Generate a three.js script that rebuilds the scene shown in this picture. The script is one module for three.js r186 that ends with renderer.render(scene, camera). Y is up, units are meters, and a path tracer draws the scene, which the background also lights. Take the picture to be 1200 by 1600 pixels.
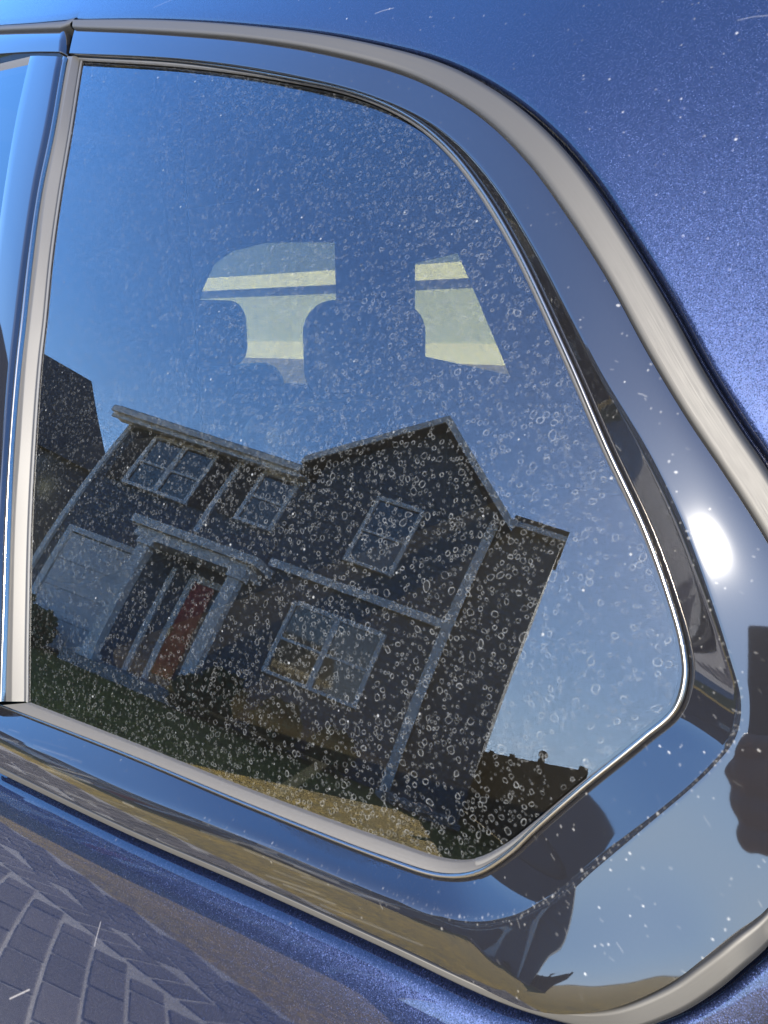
import * as THREE from 'three';
import { mergeGeometries } from 'three/addons/utils/BufferGeometryUtils.js';
import { RoundedBoxGeometry } from 'three/addons/geometries/RoundedBoxGeometry.js';
import { MarchingCubes } from 'three/addons/objects/MarchingCubes.js';

// ---------------------------------------------------------------- camera, sky, sun, exposure
const scene = new THREE.Scene();
const V3 = (x, y, z) => new THREE.Vector3(x, y, z);
const camera = new THREE.PerspectiveCamera(69.64, 768 / 1024, 0.004, 400);
const camR = V3(0.7938725, -0.0059813, -0.6080548), camU = V3(-0.1449053, 0.9692843, -0.1987220), camB = V3(0.5905666, 0.2458703, 0.7686214);
camera.position.set(0.2756, 1.4282, 0.3340);
camera.quaternion.setFromRotationMatrix(new THREE.Matrix4().makeBasis(camR, camU, camB));
const EXPOSURE = 6.5;
const renderer = new THREE.WebGLRenderer({ antialias: true });
renderer.setSize(768, 1024);
renderer.toneMapping = THREE.LinearToneMapping;
renderer.toneMappingExposure = EXPOSURE;
renderer.shadowMap.enabled = true;
const sunDir = V3(-0.0748, 0.4764, 0.8760).normalize();
{
  // clear autumn sky: deep blue overhead, paler towards the horizon and round the sun
  const W = 1024, H = 512, data = new Float32Array(W * H * 4);
  const stops = [[0, 0.40, 0.55, 0.74], [6, 0.28, 0.47, 0.74], [13, 0.15, 0.335, 0.66], [25, 0.068, 0.215, 0.54], [40, 0.034, 0.130, 0.385], [60, 0.024, 0.098, 0.31], [90, 0.02, 0.085, 0.28]];
  for (let j = 0; j < H; j++) {
    const el = (j + 0.5) / H * 180 - 90, e = Math.max(0, el);
    let k = 0; while (k < stops.length - 2 && e > stops[k + 1][0]) k++;
    const t = (e - stops[k][0]) / (stops[k + 1][0] - stops[k][0]), y = Math.sin(el * Math.PI / 180), c = Math.cos(el * Math.PI / 180);
    for (let i = 0; i < W; i++) {
      const az = ((i + 0.5) / W - 0.5) * Math.PI * 2, d = (j * W + i) * 4;
      const ang = Math.acos(Math.min(1, Math.max(-1, Math.cos(az) * c * sunDir.x + y * sunDir.y + Math.sin(az) * c * sunDir.z))) * 180 / Math.PI;
      const glow = 0.55 * Math.exp(-ang / 7) + 0.26 * Math.exp(-ang / 20);
      const tint = [1.0, 0.95, 0.86];
      for (let q = 0; q < 3; q++) data[d + q] = el < 0 ? [0.22, 0.21, 0.18][q] : stops[k][q + 1] * (1 - t) + stops[k + 1][q + 1] * t + glow * tint[q];
      data[d + 3] = 1;
    }
  }
  const sky = new THREE.DataTexture(data, W, H, THREE.RGBAFormat, THREE.FloatType);
  sky.mapping = THREE.EquirectangularReflectionMapping; sky.magFilter = THREE.LinearFilter; sky.minFilter = THREE.LinearFilter; sky.needsUpdate = true;
  scene.background = sky; scene.environment = sky;
}
const sun = new THREE.DirectionalLight(new THREE.Color().setRGB(1, 0.93, 0.82), 4.2);
sun.position.copy(sunDir).multiplyScalar(40); sun.target.position.set(0, 1, 0);
sun.castShadow = true; sun.shadow.mapSize.set(4096, 4096);
Object.assign(sun.shadow.camera, { left: -25, right: 25, top: 25, bottom: -25, near: 1, far: 90 });
scene.add(sun, sun.target);

// ---------------------------------------------------------------- helpers
function rng(seed) { let a = seed >>> 0; return () => { a = (a + 0x6D2B79F5) >>> 0; let t = a; t = Math.imul(t ^ (t >>> 15), t | 1); t ^= t + Math.imul(t ^ (t >>> 7), t | 61); return ((t ^ (t >>> 14)) >>> 0) / 4294967296; }; }
const lin = (r, g, b) => new THREE.Color().setRGB(r, g, b);
const std = (o) => new THREE.MeshStandardMaterial(o);
const phys = (o) => new THREE.MeshPhysicalMaterial(o);
const taken = {};
const numbered = (n) => { taken[n] = (taken[n] ?? -1) + 1; return taken[n] ? n + '_' + String(taken[n]).padStart(3, '0') : n; };
function mesh(name, geometry, material, parent) {
  const m = new THREE.Mesh(geometry, material); m.name = parent ? name : numbered(name);
  m.castShadow = m.receiveShadow = true; (parent ?? scene).add(m); return m;
}
function thing(name, label, category, position = [0, 0, 0], turn = 0, group) {
  const g = new THREE.Group(); g.name = numbered(name); g.position.set(...position); g.rotation.y = turn;
  g.userData = { label, category }; if (group) g.userData.group = group; scene.add(g); return g;
}
function structure(name, geometry, material) { const m = mesh(name, geometry, material); m.userData.kind = 'structure'; return m; }
const merge = (list) => mergeGeometries(list.map((g) => { const n = g.index ? g.toNonIndexed() : g; if (!n.getAttribute('uv')) n.setAttribute('uv', new THREE.Float32BufferAttribute(new Float32Array(n.getAttribute('position').count * 2), 2)); return n; }));
const box = (x0, x1, y0, y1, z0, z1) => { const g = new THREE.BoxGeometry(x1 - x0, y1 - y0, z1 - z0); g.translate((x0 + x1) / 2, (y0 + y1) / 2, (z0 + z1) / 2); return g; };
const rbox = (x0, x1, y0, y1, z0, z1, r, n = 4) => { const g = new RoundedBoxGeometry(x1 - x0, y1 - y0, z1 - z0, n, r); g.translate((x0 + x1) / 2, (y0 + y1) / 2, (z0 + z1) / 2); return g; };
function noise2(seed) {                                         // smooth value noise that repeats every 256 units
  const r = rng(seed), p = new Float32Array(65536).map(() => r());
  const at = (x, y) => p[((y & 255) << 8) | (x & 255)], s = (t) => t * t * (3 - 2 * t);
  return (x, y) => { const i = Math.floor(x), j = Math.floor(y), u = s(x - i), v = s(y - j); return (at(i, j) * (1 - u) + at(i + 1, j) * u) * (1 - v) + (at(i, j + 1) * (1 - u) + at(i + 1, j + 1) * u) * v; };
}
function dataMap(n, f, srgb = false) {
  const d = new Uint8Array(n * n * 4);
  for (let j = 0; j < n; j++) for (let i = 0; i < n; i++) { const c = f(i, j); for (let q = 0; q < 3; q++) d[(j * n + i) * 4 + q] = Math.max(0, Math.min(255, Math.round(c[q] * 255))); d[(j * n + i) * 4 + 3] = 255; }
  const t = new THREE.DataTexture(d, n, n); t.magFilter = THREE.LinearFilter; t.wrapS = t.wrapT = THREE.RepeatWrapping; if (srgb) t.colorSpace = THREE.SRGBColorSpace; t.needsUpdate = true; return t;
}
function canvasMap(w, h, draw) {
  const c = document.createElement('canvas'); c.width = w; c.height = h;
  const g = c.getContext('2d'); g.fillStyle = '#000'; g.fillRect(0, 0, w, h); draw(g, w, h);
  const t = new THREE.CanvasTexture(c); t.magFilter = THREE.LinearFilter; return t;
}

// ---------------------------------------------------------------- the car's side: a gently barrelled skin, (x along the car, s up the side, h outwards), metres
const R = 2.5661, TH = 0.383813, YC = 1.35 - R * Math.sin(TH), ZC = -R * Math.cos(TH);
const wrapIn = (x) => -0.28 * Math.max(0, x - 0.08) ** 2 - 2.3 * Math.max(0, x - 0.24) ** 3;   // the tail draws in towards the rear
function P(x, s, h, wrap = true) { const f = TH + s / R, r = R + h + (wrap ? wrapIn(x) : 0); return V3(x, YC + r * Math.sin(f), ZC + r * Math.cos(f)); }
const sstep = (a, b, x) => { const t = Math.min(1, Math.max(0, (x - a) / (b - a))); return t * t * (3 - 2 * t); };
const outer = (x, s) => 0.009 + 0.011 * Math.max(sstep(-0.06, 0.14, x), sstep(0.1, -0.12, s));   // how far the trim stands out from the glass
const PO = (x, s, h) => P(x, s, h - 0.02 + outer(x, s));
const C = {
  glass: [[-0.5277, 0.4002], [-0.3050, 0.3339], [-0.1652, 0.2866], [-0.0835, 0.2548], [-0.0301, 0.2259], [0.0020, 0.2020], [0.0336, 0.1717], [0.0701, 0.1291], [0.1151, 0.0664], [0.1450, 0.0219], [0.1710, -0.0149], [0.1880, -0.0440], [0.1969, -0.0618], [0.2001, -0.0736], [0.1989, -0.0874], [0.1882, -0.1034], [0.1661, -0.1334], [0.1488, -0.1580], [0.1369, -0.1737], [0.1236, -0.1862], [0.1084, -0.1931], [0.0694, -0.1991], [-0.0266, -0.2096], [-0.1559, -0.2211], [-0.2917, -0.2344]],
  bead: [[-0.5469, 0.4091], [-0.3000, 0.3349], [-0.1606, 0.2858], [-0.0797, 0.2541], [-0.0270, 0.2258], [0.0077, 0.2002], [0.0405, 0.1685], [0.0760, 0.1267], [0.1198, 0.0655], [0.1490, 0.0217], [0.1741, -0.0145], [0.1904, -0.0430], [0.1988, -0.0608], [0.2022, -0.0738], [0.2007, -0.0884], [0.1902, -0.1043], [0.1687, -0.1338], [0.1520, -0.1581], [0.1408, -0.1753], [0.1268, -0.1905], [0.1088, -0.1997], [0.0744, -0.2057], [-0.0200, -0.2159], [-0.1470, -0.2274], [-0.3255, -0.2463]],
  crease: [[-0.5429, 0.4055], [-0.2937, 0.3320], [-0.1560, 0.2839], [-0.0691, 0.2488], [-0.0139, 0.2193], [0.0239, 0.1919], [0.0587, 0.1589], [0.0973, 0.1134], [0.1436, 0.0520], [0.1702, 0.0197], [0.1903, -0.0088], [0.2059, -0.0357], [0.2188, -0.0602], [0.2260, -0.0762], [0.2267, -0.0899], [0.2206, -0.1046], [0.1993, -0.1371], [0.1823, -0.1609], [0.1688, -0.1796], [0.1534, -0.1937], [0.1300, -0.2066], [0.0911, -0.2131], [-0.0021, -0.2238], [-0.1207, -0.2415], [-0.3119, -0.2576]],
  mi: [[-0.5601, 0.4435], [-0.3674, 0.3815], [-0.2112, 0.3285], [-0.1066, 0.2874], [-0.0329, 0.2527], [0.0292, 0.2115], [0.0746, 0.1711], [0.1057, 0.1369], [0.1379, 0.0977], [0.1629, 0.0635], [0.1849, 0.0355], [0.2045, 0.0126], [0.2257, -0.0134], [0.2445, -0.0398], [0.2558, -0.0638], [0.2601, -0.0912], [0.2582, -0.1181], [0.2483, -0.1481], [0.2396, -0.1615], [0.2305, -0.1752], [0.2209, -0.1887], [0.2017, -0.2077], [0.1795, -0.2209], [0.1568, -0.2271], [0.0918, -0.2345], [0.0031, -0.2454], [-0.1151, -0.2620], [-0.3041, -0.2825]],
  mo: [[-0.5722, 0.4598], [-0.3781, 0.3995], [-0.2189, 0.3449], [-0.0993, 0.2993], [-0.0147, 0.2593], [0.0443, 0.2199], [0.0866, 0.1836], [0.1155, 0.1531], [0.1421, 0.1201], [0.1664, 0.0879], [0.1889, 0.0559], [0.2054, 0.0346], [0.2207, 0.0161], [0.2466, -0.0195], [0.2634, -0.0545], [0.2696, -0.0880], [0.2669, -0.1218], [0.2505, -0.1616], [0.2446, -0.1717], [0.2367, -0.1846], [0.2252, -0.1993], [0.2058, -0.2162], [0.1804, -0.2259], [0.1546, -0.2320], [0.0927, -0.2386], [0.0042, -0.2497], [-0.1140, -0.2663], [-0.3024, -0.2883]],
  strip_l: [[-0.5537, 0.4076], [-0.5090, 0.3063], [-0.4843, 0.2282], [-0.4552, 0.1560], [-0.4296, 0.0896], [-0.4170, 0.0519], [-0.3873, -0.0311], [-0.3681, -0.0869], [-0.3407, -0.1663], [-0.3186, -0.2407]],
  strip_m: [[-0.5382, 0.4030], [-0.4951, 0.3034], [-0.4699, 0.2261], [-0.4405, 0.1548], [-0.4174, 0.0893], [-0.4046, 0.0520], [-0.3744, -0.0299], [-0.3568, -0.0853], [-0.3288, -0.1636], [-0.3050, -0.2365]],
  strip_r: [[-0.5311, 0.4059], [-0.4854, 0.3054], [-0.4563, 0.2277], [-0.4302, 0.1568], [-0.4048, 0.0913], [-0.3929, 0.0541], [-0.3639, -0.0277], [-0.3450, -0.0828], [-0.3176, -0.1610], [-0.2938, -0.2337]],
  gapchrome_l: [[-0.5547, 0.4043], [-0.5084, 0.3033], [-0.4824, 0.2255], [-0.4559, 0.1540], [-0.4314, 0.0880], [-0.4188, 0.0505], [-0.3889, -0.0321], [-0.3697, -0.0876], [-0.3422, -0.1667], [-0.3199, -0.2406]],
  gapchrome_r: [[-0.5466, 0.4021], [-0.5020, 0.3021], [-0.4770, 0.2248], [-0.4496, 0.1536], [-0.4242, 0.0879], [-0.4118, 0.0506], [-0.3834, -0.0316], [-0.3633, -0.0867], [-0.3360, -0.1653], [-0.3144, -0.2390]],
  door_edge: [[-0.5530, 0.4010], [-0.5070, 0.3007], [-0.4810, 0.2234], [-0.4546, 0.1524], [-0.4302, 0.0867], [-0.4176, 0.0494], [-0.3877, -0.0327], [-0.3685, -0.0879], [-0.3410, -0.1664], [-0.3187, -0.2399]],
  doorglass_r: [[-0.6395, 0.4255], [-0.6017, 0.3392], [-0.5548, 0.2359], [-0.5157, 0.1450], [-0.4677, 0.0116], [-0.4128, -0.1530], [-0.3857, -0.2573]],
  doorpanel_b: [[-0.5674, 0.4139], [-0.6456, 0.4354], [-0.7446, 0.4599], [-0.8839, 0.4931], [-1.3556, 0.6062]],
  doorpanel_t: [[-0.5867, 0.4506], [-0.6804, 0.4781], [-0.7890, 0.5094], [-0.9445, 0.5529], [-1.5057, 0.7121]],
  doormould_t: [[-0.5782, 0.4608], [-0.6917, 0.4916], [-0.8017, 0.5231], [-0.9597, 0.5676], [-1.5533, 0.7441]],
};
function along(list) {                                          // Catmull-Rom through the points; u runs over their numbers
  const n = list.length - 1, at = (i) => i < 0 ? [2 * list[0][0] - list[1][0], 2 * list[0][1] - list[1][1]] : i > n ? [2 * list[n][0] - list[n - 1][0], 2 * list[n][1] - list[n - 1][1]] : list[i];
  const f = (u) => {
    const i = Math.max(0, Math.min(n - 1, Math.floor(u))), t = u - i, o = [];
    const [a, b, c, d] = [at(i - 1), at(i), at(i + 1), at(i + 2)];
    const dist = (p, q) => Math.max(1e-5, Math.sqrt(Math.hypot(p[0] - q[0], p[1] - q[1])));
    const d0 = dist(a, b), d1 = dist(b, c), d2 = dist(c, d);
    for (let k = 0; k < 2; k++) {                               // centripetal tangents, so that uneven spacing makes no loops
      const m1 = ((b[k] - a[k]) / d0 - (c[k] - a[k]) / (d0 + d1) + (c[k] - b[k]) / d1) * d1, m2 = ((c[k] - b[k]) / d1 - (d[k] - b[k]) / (d1 + d2) + (d[k] - c[k]) / d2) * d1;
      o.push(b[k] + m1 * t + (3 * (c[k] - b[k]) - 2 * m1 - m2) * t * t + (2 * (b[k] - c[k]) + m1 + m2) * t * t * t);
    }
    return o;
  };
  f.n = n; return f;
}
const crv = Object.fromEntries(Object.entries(C).map(([k, l]) => [k, along(l)]));
const OUT = V3(0, Math.sin(TH), Math.cos(TH));
function loft(rows, uvs) {                                      // rows of Vector3, each as long as the next; smooth; faces outwards
  const nu = rows.length, nv = rows[0].length, pos = [], uv = [], idx = [];
  rows.forEach((r, i) => r.forEach((p, j) => { pos.push(p.x, p.y, p.z); uv.push(...(uvs ? uvs[i][j] : [i / nu, j / nv])); }));
  for (let i = 0; i < nu - 1; i++) for (let j = 0; j < nv - 1; j++) { const a = i * nv + j, b = a + 1, c = a + nv, d = c + 1; idx.push(a, c, b, b, c, d); }
  const build = () => { const g = new THREE.BufferGeometry(); g.setAttribute('position', new THREE.Float32BufferAttribute(pos, 3)); g.setAttribute('uv', new THREE.Float32BufferAttribute(uv, 2)); g.setIndex(idx); g.computeVertexNormals(); return g; };
  let g = build(), n = g.getAttribute('normal'), sum = 0;
  for (let i = 0; i < n.count; i++) sum += n.getX(i) * OUT.x + n.getY(i) * OUT.y + n.getZ(i) * OUT.z;
  if (sum < 0) { for (let i = 0; i < idx.length; i += 3) [idx[i + 1], idx[i + 2]] = [idx[i + 2], idx[i + 1]]; g = build(); }
  return g;
}
function strip(fa, fb, ha, hb, u0, u1, steps, profile = [[0, 0], [1, 0]], us = null) {   // ruled band between two curves; profile: [share of the way, extra height]
  const rows = [];
  for (let i = 0; i <= steps; i++) {
    const t = i / steps, u = u0 + (u1 - u0) * t, a = fa(fa.n * 0 + u), b = us ? fb(us(u)) : fb(u);
    rows.push(profile.map(([v, e]) => P(a[0] + (b[0] - a[0]) * v, a[1] + (b[1] - a[1]) * v, ha + (hb - ha) * v + e)));
  }
  return loft(rows);
}
function tube(f, h, r0, r1, u0, u1, steps) {
  const rows = [], n = 8;
  for (let i = 0; i <= steps; i++) {
    const u = u0 + (u1 - u0) * i / steps, a = f(u), b = f(Math.min(f.n, u + 0.02)), c = f(Math.max(0, u - 0.02)), p = P(a[0], a[1], h), t = P(b[0], b[1], h).sub(P(c[0], c[1], h)).normalize();
    const side = V3().crossVectors(t, OUT).normalize(), up = V3().crossVectors(side, t).normalize(), r = r0 + (r1 - r0) * i / steps;
    rows.push(Array.from({ length: n + 1 }, (_, k) => { const q = k / n * Math.PI * 2; return p.clone().addScaledVector(side, Math.cos(q) * r).addScaledVector(up, Math.sin(q) * r); }));
  }
  return loft(rows);
}

// ---------------------------------------------------------------- ground
const grassNoise = noise2(11), grassNoise2 = noise2(12);
const lawnMap = dataMap(512, (i, j) => {
  const a = grassNoise(i / 8, j / 8), b = grassNoise2(i / 1.5, j / 2.5), c = grassNoise2(i / 40, j / 40), k = 0.62 + 0.5 * b, d = 0.75 * a + 0.5 * c - 0.2;
  return [(0.47 + 0.2 * d) * k, (0.395 + 0.14 * d) * k, (0.04 + 0.03 * d) * k];
}, true);
lawnMap.repeat.set(40, 40);
const lawnMat = std({ map: lawnMap, roughness: 1, bumpMap: lawnMap, bumpScale: 0.02 });
{
  const g = new THREE.PlaneGeometry(320, 320, 8, 8); g.rotateX(-Math.PI / 2);
  structure('lawn', g, lawnMat);
  const sand = dataMap(256, (i, j) => { const v = 0.50 + 0.1 * grassNoise(i / 2, j / 2) + 0.06 * grassNoise2(i / 25, j / 25); return [v, v * 0.97, v * 0.92]; }, true); sand.repeat.set(8, 8);
  const d = new THREE.PlaneGeometry(24, 8.1, 1, 1); d.rotateX(-Math.PI / 2); d.translate(-2, 0.004, -1.25);
  const drive = structure('driveway', d, std({ map: sand, roughness: 0.95 }));
  // brick pavers: diagonal rows up to a soldier course, another field beyond it
  const r = rng(3), brickG = new RoundedBoxGeometry(0.292, 0.03, 0.131, 1, 0.006), brickM = [0, 1, 2, 3].map((k) => std({ color: lin(0.045 + 0.013 * k, 0.043 + 0.011 * k, 0.05 + 0.010 * k), roughness: 0.9 }));
  const lay = (x, z, turn, l = 0.2) => { const m = mesh('brick', brickG, brickM[Math.floor(r() * 4)], drive); m.position.set(x, -0.006 + 0.003 * r(), z); m.rotation.y = turn + (r() - 0.5) * 0.03; if (l !== 0.2) m.scale.x = l; };
  const field = (angle, z0, z1, x0, x1, ox, oz) => { const c = Math.cos(angle), s = Math.sin(angle), e = 0.5 * (0.285 * Math.abs(s) + 0.125 * c); for (let a = -40; a < 40; a++) for (let b = -20; b < 20; b++) { const u = (b + (a % 2) * 0.5) * 0.307, v = a * 0.147, x = ox + u * c + v * s, z = oz - u * s + v * c; if (x < x0 || x > x1) continue; if (z - e > z0 && z + e < z1) lay(x, z, angle); else for (const h of [-0.0765, 0.0765]) { const zz = z - h * s, f = 0.5 * (0.13 * Math.abs(s) + 0.13 * c); if (zz - f > z0 && zz + f < z1) lay(x + h * c, zz, angle, 0.45); } } };
  field(Math.PI / 4, 0.62, 1.955, -3.6, 0.1, -1.86, 1.46);
  for (let k = 0; k < 26; k++) lay(-3.6 + k * 0.15, 2.08, Math.PI / 2, 0.8);
  field(0.97 + Math.PI / 2 - 0.6, 2.2, 2.8, -4.2, 0.2, -1.9, 2.5);
}

// ---------------------------------------------------------------- the car
const car = thing('parked_car', 'dark metallic blue car with gloss black window trim and water spotted quarter glass', 'car');
const flakes = (() => {                                         // metal flakes in the paint: each lies a little askew
  const r = rng(5), n = 512, size = 1, t = new Float32Array(n * n * 2);
  for (let k = 0; k < n * n; k++) { const a = r() * Math.PI * 2, m = 0.02 + 0.42 * r() ** 3; t[2 * k] = Math.cos(a) * m; t[2 * k + 1] = Math.sin(a) * m; }
  return dataMap(n, (i, j) => { const k = ((j / size | 0) * n + (i / size | 0)); return [0.5 + 0.5 * t[2 * k], 0.5 + 0.5 * t[2 * k + 1], Math.sqrt(Math.max(0, 1 - t[2 * k] ** 2 - t[2 * k + 1] ** 2)) * 0.5 + 0.5]; });
})();
const flakeTint = (() => { const r = rng(6), n = 256, t = new Float32Array(n * n * 2).map(() => r()); return dataMap(n, (i, j) => { const k = (j * n + i) * 2, v = 0.72 + 0.2 * t[k], w = t[k + 1] > 0.96 ? 1.0 : v; return [w * (0.8 + 0.2 * t[k + 1]), w * 0.92, w]; }, true); })();
flakes.repeat.set(6.2, 6.2); flakeTint.repeat.set(11, 11);
const M = {
  paint: phys({ color: lin(0.0070, 0.0132, 0.038), metalness: 0.9, roughness: 0.48, map: flakeTint, normalMap: flakes, normalScale: new THREE.Vector2(0.9, 0.9), clearcoat: 1, clearcoatRoughness: 0.02 }),
  gloss: phys({ color: lin(0.005, 0.005, 0.006), roughness: 0.03, ior: 1.74, clearcoat: 0.04, clearcoatRoughness: 0.09 }),
  satin: phys({ color: lin(0.047, 0.046, 0.0445), metalness: 1, roughness: 0.42 }),
  ledge: phys({ color: lin(0.040, 0.039, 0.039), metalness: 0.7, roughness: 0.5 }),
  strip: phys({ color: lin(0.032, 0.031, 0.030), metalness: 0.55, roughness: 0.56 }),
  bright: phys({ color: lin(0.25, 0.225, 0.195), metalness: 1, roughness: 0.22 }),
  rubber: std({ color: lin(0.012, 0.012, 0.013), roughness: 0.6 }),
  privacy: phys({ color: lin(0.185, 0.192, 0.158), transmission: 1, thickness: 0, roughness: 0.0, ior: 1.82 }),
  clear: phys({ color: lin(0.72, 0.74, 0.60), transmission: 1, thickness: 0, roughness: 0.0, ior: 1.5 }),
  cabin: std({ color: lin(0.03, 0.028, 0.027), roughness: 0.85 }),
  leather: phys({ color: lin(0.035, 0.032, 0.032), roughness: 0.5 }),
  carpet: phys({ color: lin(0.005, 0.005, 0.005), roughness: 1, specularIntensity: 0.1 }),
  tan: std({ color: lin(0.085, 0.058, 0.036), roughness: 0.8 }),
};
// brushed satin: fine lines along the metal
const brushed = (() => { const n = noise2(31); return dataMap(512, (i, j) => { const v = 0.82 + 0.12 * n(i / 60, j / 1.2) + 0.06 * n(i / 3, j / 3); return [v, v, v]; }); })();
M.satin.roughnessMap = brushed; M.satin.roughness = 0.68;
M.ledge.roughnessMap = brushed; M.ledge.roughness = 0.75;

// quarter glass, one convex sheet whose rim lies under the seal
const GX0 = -0.56, GW = 0.78, GS0 = -0.245, GH = 0.66;
function glassSheet(h, grow) {
  const rim = [], c = [-0.13, 0.04];
  for (let u = 0; u <= 24.001; u += 1 / 8) rim.push(crv.glass(Math.min(24, u)));
  for (let k = 88; k > 1; k -= 2) { const q = crv.strip_r(k / 10); rim.push([q[0] - 0.004, q[1]]); }            // the front edge runs under the pillar strip
  const pos = [], nor = [], uv = [], idx = [], rings = 26, m = rim.length;
  for (let r = 0; r <= rings; r++) for (let k = 0; k <= m; k++) {
    const q = rim[k % m], l = Math.hypot(q[0] - c[0], q[1] - c[1]), f = r / rings * (1 + grow / l), x = c[0] + (q[0] - c[0]) * f, s = c[1] + (q[1] - c[1]) * f, p = P(x, s, h, false), a = TH + s / R;
    pos.push(p.x, p.y, p.z); nor.push(0, Math.sin(a), Math.cos(a)); uv.push((x - GX0) / GW, (s - GS0) / GH);
  }
  for (let r = 0; r < rings; r++) for (let k = 0; k < m; k++) { const a = r * (m + 1) + k, b = a + m + 1; idx.push(a, a + 1, b, a + 1, b + 1, b); }
  const g = new THREE.BufferGeometry();
  g.setAttribute('position', new THREE.Float32BufferAttribute(pos, 3)); g.setAttribute('normal', new THREE.Float32BufferAttribute(nor, 3)); g.setAttribute('uv', new THREE.Float32BufferAttribute(uv, 2)); g.setIndex(idx);
  const e = P(0, 0, 0), t = V3().fromArray(pos, idx[3 * m * 10] * 3), t1 = V3().fromArray(pos, idx[3 * m * 10 + 1] * 3), t2 = V3().fromArray(pos, idx[3 * m * 10 + 2] * 3);
  if (t1.clone().sub(t).cross(t2.clone().sub(t)).dot(OUT) < 0) { for (let i = 0; i < idx.length; i += 3) [idx[i + 1], idx[i + 2]] = [idx[i + 2], idx[i + 1]]; g.setIndex(idx); }
  return g;
}
const glass = mesh('quarter_window', glassSheet(0, 0.006), M.privacy, car);
glass.userData.label = 'dark tinted quarter window covered with dried water spots';
// dried water spots: irregular mineral rings, larger and thicker towards the tail and the sill
const spotMap = canvasMap(2048, 1733, (g, w, h) => {
  const r = rng(77), px = (m) => m / GW * w, clump = noise2(78), X = (x) => (x - GX0) / GW * w, Y = (s) => h - (s - GS0) / GH * h;
  g.lineJoin = 'round';
  const ring = (x, s, d, a, fill) => {
    const n = 7 + Math.floor(r() * 5), pts = [], ex = 0.86 + 0.28 * r(), tl = 1.57 + (r() - 0.5) * 1.6, ph = r() * 6.28, lob = 0.16 * r();
    for (let k = 0; k < n; k++) { const q = k / n * 6.283, rad = d / 2 * (0.92 + 0.55 * (r() - 0.5) + lob * Math.cos(2 * q + ph)); const cx = Math.cos(q) * rad * ex, cy = Math.sin(q) * rad / ex; pts.push([X(x) + px(cx * Math.cos(tl) - cy * Math.sin(tl)), Y(s) + px(cx * Math.sin(tl) + cy * Math.cos(tl))]); }
    const mid = (p, q) => [(p[0] + q[0]) / 2, (p[1] + q[1]) / 2];
    g.beginPath(); let m = mid(pts[n - 1], pts[0]); g.moveTo(m[0], m[1]);
    for (let k = 0; k < n; k++) { m = mid(pts[k], pts[(k + 1) % n]); g.quadraticCurveTo(pts[k][0], pts[k][1], m[0], m[1]); }
    g.closePath();
    if (fill) { g.fillStyle = `rgba(255,255,255,${a * 0.05})`; g.fill(); }
    // the rim is thicker on some stretches than on others
    g.lineWidth = 0.7 + 0.5 * r(); g.strokeStyle = `rgba(255,255,255,${a * 0.42})`; g.stroke();
    g.setLineDash([px(d * (0.3 + r())), px(d * (0.3 + 0.9 * r()))]); g.lineDashOffset = r() * 40; g.lineWidth = 0.8 + 0.6 * r(); g.strokeStyle = `rgba(255,255,255,${a * 0.6})`; g.stroke(); g.setLineDash([]);
  };
  const cells = new Map(), key = (x, s) => Math.floor(x / 0.006) * 4096 + Math.floor(s / 0.006);
  const free = (x, s, d) => { for (let i = -1; i < 2; i++) for (let j = -1; j < 2; j++) for (const q of cells.get(key(x + i * 0.006, s + j * 0.006)) ?? []) if (Math.hypot(q[0] - x, q[1] - s) < (q[2] + d) * 0.46) return false; return true; };
  for (const pass of [0, 1, 2]) for (let k = 0; k < [9000, 16000, 26000][pass]; k++) {
    const x = GX0 + GW * r(), s = GS0 + GH * r();
    const t = Math.min(1, Math.max(0, (x + 0.45) / 0.5)), low = Math.min(1, Math.max(0, (0.34 - s) / 0.4)), c = clump(x * 22, s * 22);
    const dense = 0.25 + 0.75 * t * (0.55 + 0.45 * low), edge = x > 0.15 ? 0.5 : 1;
    if (r() > (0.3 + 0.7 * dense) * (0.6 + 0.7 * c) * edge) continue;
    const d = pass === 0 ? (0.0025 + 0.0028 * r() * r()) * (0.55 + 0.45 * dense) * (r() < 0.05 ? 1.4 : 1) : pass === 1 ? (0.0014 + 0.0012 * r()) * (0.6 + 0.4 * dense) : 0.0007 + 0.0007 * r();
    if (!free(x, s, d)) continue;
    const id = key(x, s); if (!cells.has(id)) cells.set(id, []); cells.get(id).push([x, s, d]);
    ring(x, s, d, (0.12 + 0.42 * dense) * (0.35 + 0.65 * r()) * [1.35, 1.1, 0.7][pass], d > 0.003 && r() < 0.4);
  }
  for (let k = 0; k < 9000; k++) { const a = 0.1 + 0.5 * r() ** 3; g.fillStyle = `rgba(255,255,255,${a})`; g.beginPath(); g.arc(w * r(), h * r(), 0.6 + 0.9 * r() * r(), 0, 7); g.fill(); }
  for (let k = 0; k < 260; k++) { g.fillStyle = 'rgba(255,255,255,0.95)'; g.beginPath(); g.arc(w * r(), h * r(), 0.9 + 1.3 * r(), 0, 7); g.fill(); }
});
const spots = mesh('water_spots', glassSheet(0.0005, -0.001), phys({ color: lin(0.20, 0.21, 0.215), roughness: 0.8, alphaMap: spotMap, transparent: true, opacity: 0.34 }), glass);
spots.userData.kind = 'stuff';
// thin even film of dust on the glass
const filmNoise = noise2(61), filmMap = dataMap(512, (i, j) => { const v = 0.45 + 0.35 * filmNoise(i / 40, j / 40) + 0.35 * (filmNoise(i / 1.3, j / 1.3) - 0.4); return [v, v, v]; });
const film = mesh('dust_film', glassSheet(0.0009, -0.001), phys({ color: lin(0.6, 0.58, 0.55), roughness: 0.42, alphaMap: filmMap, transparent: true, opacity: 0.0035 }), glass);
film.userData.kind = 'stuff';

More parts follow.
